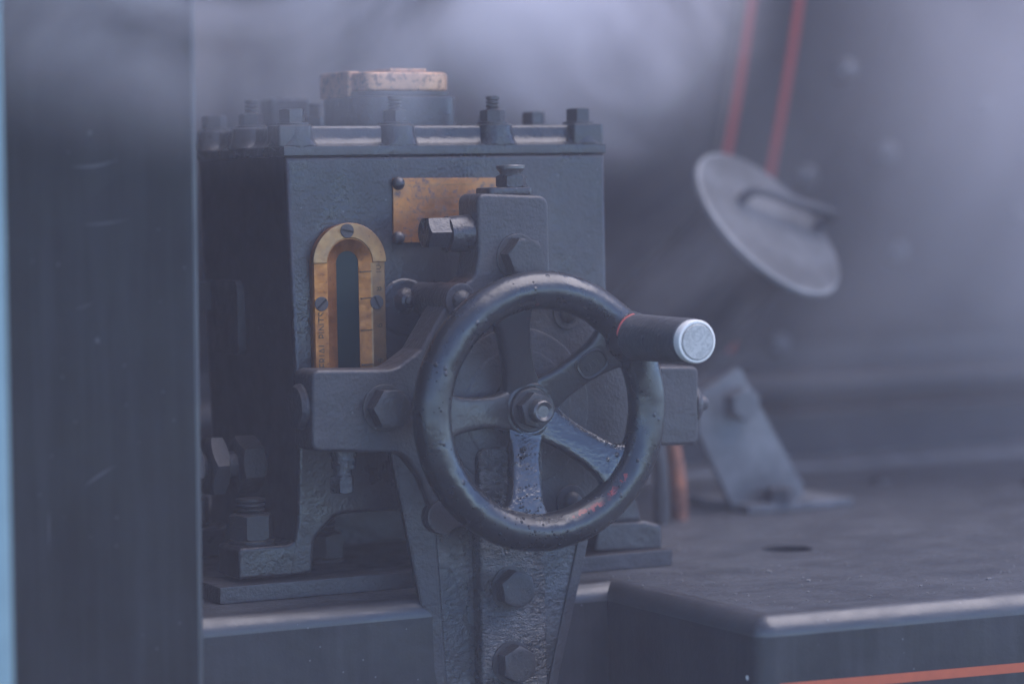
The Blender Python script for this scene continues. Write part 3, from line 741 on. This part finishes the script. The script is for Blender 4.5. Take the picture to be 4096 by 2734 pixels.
for dg_ in (180, 107, 36, -35, -100):
    o = spoke(math.radians(dg_), M['wet'] if dg_ in (-100, -35) else M['spoke'])
    if dg_ == -100: o['label'] = 'wet oily spoke running down from the hub'
    if dg_ == 36: bsp = o
part('hub', lathe([(3.0, 18), (13, 17.5), (16.2, 16.4), (17.2, 15.0), (17.2, 13.9), (16.0, 13.6), (16.0, 0)], front((WX, 0, WZ)), 48), M['spoke'], whl)
part('washer', lathe([(16.1, 12.6), (18.2, 12.6), (18.8, 12.0), (18.8, 0)], front((WX, 0, WZ)), 48), M['worn'], whl)
part('hub_nut', hexhead(18.4, 8.2, front((WX, -18.7, WZ)), .2, wear=.95), M['worn'], whl)
part('spindle_end', lathe([(26, 7.0), (27.5, 6.6), (30, 6.4), (33, 6.3), (33.8, 5.4), (33.4, 4.4), (32.6, 3.4), (32.6, 0)], front((WX, 0, WZ)), 32), M['steel'], whl)
# raised oval badge on the handle spoke
ang = math.radians(36); bc = Vector((WX+43*math.cos(ang), 0, WZ+43*math.sin(ang)))
q = front((bc.x, -27.0, bc.z), ang) @ Matrix.Rotation(-.32, 4, 'Y')
b1 = bmesh.new(); lo = []
for hw, hh, z in ((9.4, 7.6, -.4), (9.4, 7.6, .9), (8.7, 6.9, 1.4), (7.9, 6.1, .9), (7.7, 5.9, .3)):
    lo.append([b1.verts.new((hw*math.copysign(abs(math.cos(t))**.7, math.cos(t)), hh*math.copysign(abs(math.sin(t))**.7, math.sin(t)), z)) for t in [2*math.pi*i/40 for i in range(40)]])
for a, b in zip(lo, lo[1:]):
    for i in range(40): b1.faces.new((a[i], a[(i+1) % 40], b[(i+1) % 40], b[i]))
b1.faces.new(lo[-1]); b1.faces.new(lo[0][::-1])
for bx in (-3, 2.2): box((bx-1.6, -1.9, .2), (bx+1.6, 1.9, 1.2), .4, bm=b1)
b1.transform(q); part('oval_badge', b1, M['spoke'], bsp)
# handle
ha = math.radians(36); HX, HZ = WX+68.5*math.cos(ha), WZ+68.5*math.sin(ha)
b0 = lathe([(-4, 11.5), (2, 14.6), (6, 14.6), (9, 14.2), (11.5, 13.6), (13.5, 13.1)], front((HX, WY, HZ)), 40); part('handle_boss', b0, M['rim'], whl)
fq = front((HX, WY, HZ)); part('paint_ring', tube([fq @ Vector((13.0*math.cos(a), 13.0*math.sin(a), 13.4)) for a in [math.radians(95+i*5) for i in range(17)]], [.2]+[.9]*15+[.2], 10), M['red'], whl)
hb_ = lathe([(14.2, 13.2), (15, 13.3)]+[(15+i*2, 13.3-.0248*i*1.0) for i in range(1, 30)]+[(74, 12.4), (74.6, 12.0)], front((HX, WY, HZ)), 48)
wobble(hb_, .16, 16, 2)
hd = part('handle', hb_, M['grip'], whl)
part('end_ring', lathe([(74.4, 11.9), (76, 12.0), (79, 12.0), (79.8, 11.4), (79.9, 10.4), (79.0, 10.3), (79.0, 0)], front((HX, WY, HZ)), 56), M['bare'], hd)
part('end_face', lathe([(78.8, 9.95), (79.7, 9.9), (80.3, 9.4), (80.3, 0)], front((HX+.35, WY, HZ-.25)), 56), M['alloy_face'], hd)
# water and oil beads standing on the rim and the wet spoke
b0 = bmesh.new(); rnd = random.Random(3)
for i in range(150):
    if i < 115:
        a = math.radians(rnd.choice([rnd.gauss(-105, 22), rnd.gauss(195, 22), rnd.gauss(-92, 10), rnd.uniform(0, 360)])); b = math.radians(rnd.uniform(35, 160))
        c = Vector((WX+(R_+r_*math.cos(b))*math.cos(a), WY-r_*math.sin(b), WZ+(R_+r_*math.cos(b))*math.sin(a)))
        nn = Vector((math.cos(b)*math.cos(a), -math.sin(b), math.cos(b)*math.sin(a)))
    else:
        t = rnd.uniform(22, 58); aa = math.radians(-100); tw = rnd.uniform(-7, 7)
        c = Vector((WX+t*math.cos(aa)-tw*math.sin(aa), -(8+t*.34)-6.2, WZ+t*math.sin(aa)+tw*math.cos(aa))); nn = Vector((0, -1, 0))
    s = rnd.uniform(.35, .8)*(1.6 if rnd.random() < .12 else 1)
    b1 = bmesh.new(); bmesh.ops.create_icosphere(b1, subdivisions=2, radius=1)
    b1.transform(frame(c, nn) @ Matrix.Diagonal((s, s, s*.45, 1))); merge(b0, b1)
o = part('water_beads', b0, M['water'], whl); o['kind'] = 'stuff'

# ================================================================== AIR: haze and drifting steam
def vol(name, dens, col, cloud=None, seed=0.0, scale=2.6, lo=.40):
    mt = bpy.data.materials.new(name); mt.use_nodes = True; t = mt.node_tree; t.nodes.clear()
    o = t.nodes.new('ShaderNodeOutputMaterial'); pv = t.nodes.new('ShaderNodeVolumePrincipled')
    pv.inputs['Color'].default_value = (*col, 1); pv.inputs['Density'].default_value = dens; pv.inputs['Anisotropy'].default_value = 0.0
    t.links.new(pv.outputs[0], o.inputs['Volume'])
    if cloud:
        tc = t.nodes.new('ShaderNodeTexCoord'); ln = t.nodes.new('ShaderNodeVectorMath'); ln.operation = 'LENGTH'
        t.links.new(tc.outputs['Object'], ln.inputs[0])
        mr = t.nodes.new('ShaderNodeMapRange'); mr.interpolation_type = 'SMOOTHSTEP'
        mr.inputs['From Min'].default_value = .98; mr.inputs['From Max'].default_value = .05; t.links.new(ln.outputs['Value'], mr.inputs['Value'])
        gm = t.nodes.new('ShaderNodeNewGeometry'); nz = t.nodes.new('ShaderNodeTexNoise'); mp = t.nodes.new('ShaderNodeMapping')
        mp.inputs['Location'].default_value = (seed, seed*.7, seed*1.3); t.links.new(gm.outputs['Position'], mp.inputs[0])
        nz.inputs['Scale'].default_value = scale; nz.inputs['Detail'].default_value = 5; nz.inputs['Roughness'].default_value = .58; nz.inputs['Distortion'].default_value = 1.2
        t.links.new(mp.outputs[0], nz.inputs['Vector'])
        m2 = t.nodes.new('ShaderNodeMapRange'); m2.inputs['From Min'].default_value = lo; m2.inputs['From Max'].default_value = .74; t.links.new(nz.outputs['Fac'], m2.inputs['Value'])
        a = t.nodes.new('ShaderNodeMath'); a.operation = 'MULTIPLY'; t.links.new(mr.outputs[0], a.inputs[0]); t.links.new(m2.outputs[0], a.inputs[1])
        b = t.nodes.new('ShaderNodeMath'); b.operation = 'MULTIPLY'; t.links.new(a.outputs[0], b.inputs[0]); b.inputs[1].default_value = dens
        t.links.new(b.outputs[0], pv.inputs['Density'])
    return mt
HAZE = (.98, .87, .95)
hz = link('haze', finish(box((-2000, -2000, -1600), (2600, 1500, 900)), vol('thin_mist', .038, HAZE), smooth=False)); tag(hz, kind='stuff')
clouds = [((238, 330, 245), (165, 110, 165), 56.0, 1.3), ((760, 330, 170), (420, 150, 310), 12, 4.1), ((640, 330, -30), (340, 160, 180), 2.2, 7.7),
          ((-200, -140, 232), (280, 50, 150), 60.0, 2.2), ((60, 320, 215), (420, 120, 190), 4.5, 5.5), ((120, -20, 40), (260, 70, 190), 2.5, 9.4)]
NAMES = ['thick white steam billowing above the lubricator, right of centre', 'blue-grey steam drifting at the upper right corner', 'steam drifting low over the footplate at the right edge',
         'thin steam in front of the top of the left casing', 'thin steam behind the lubricator filler cap', 'thinnest wisp of steam hanging round the hand wheel and lubricator front']
for i, (c, r, d, sd_) in enumerate(clouds):
    b0 = bmesh.new(); bmesh.ops.create_icosphere(b0, subdivisions=3, radius=1)
    me = finish(b0, vol('drifting_steam', d, (.97, .93, .955), True, sd_, 6.0 if i not in (1, 2) else 4.0, .40 if i not in (1, 2) else .22), smooth=False, scale=False)
    o = link('steam_cloud', me, None, Matrix.Translation(Vector(c)*S) @ Matrix.Diagonal((r[0]*S, r[1]*S, r[2]*S, 1)))
    tag(o, NAMES[i], 'steam', None, 'stuff')
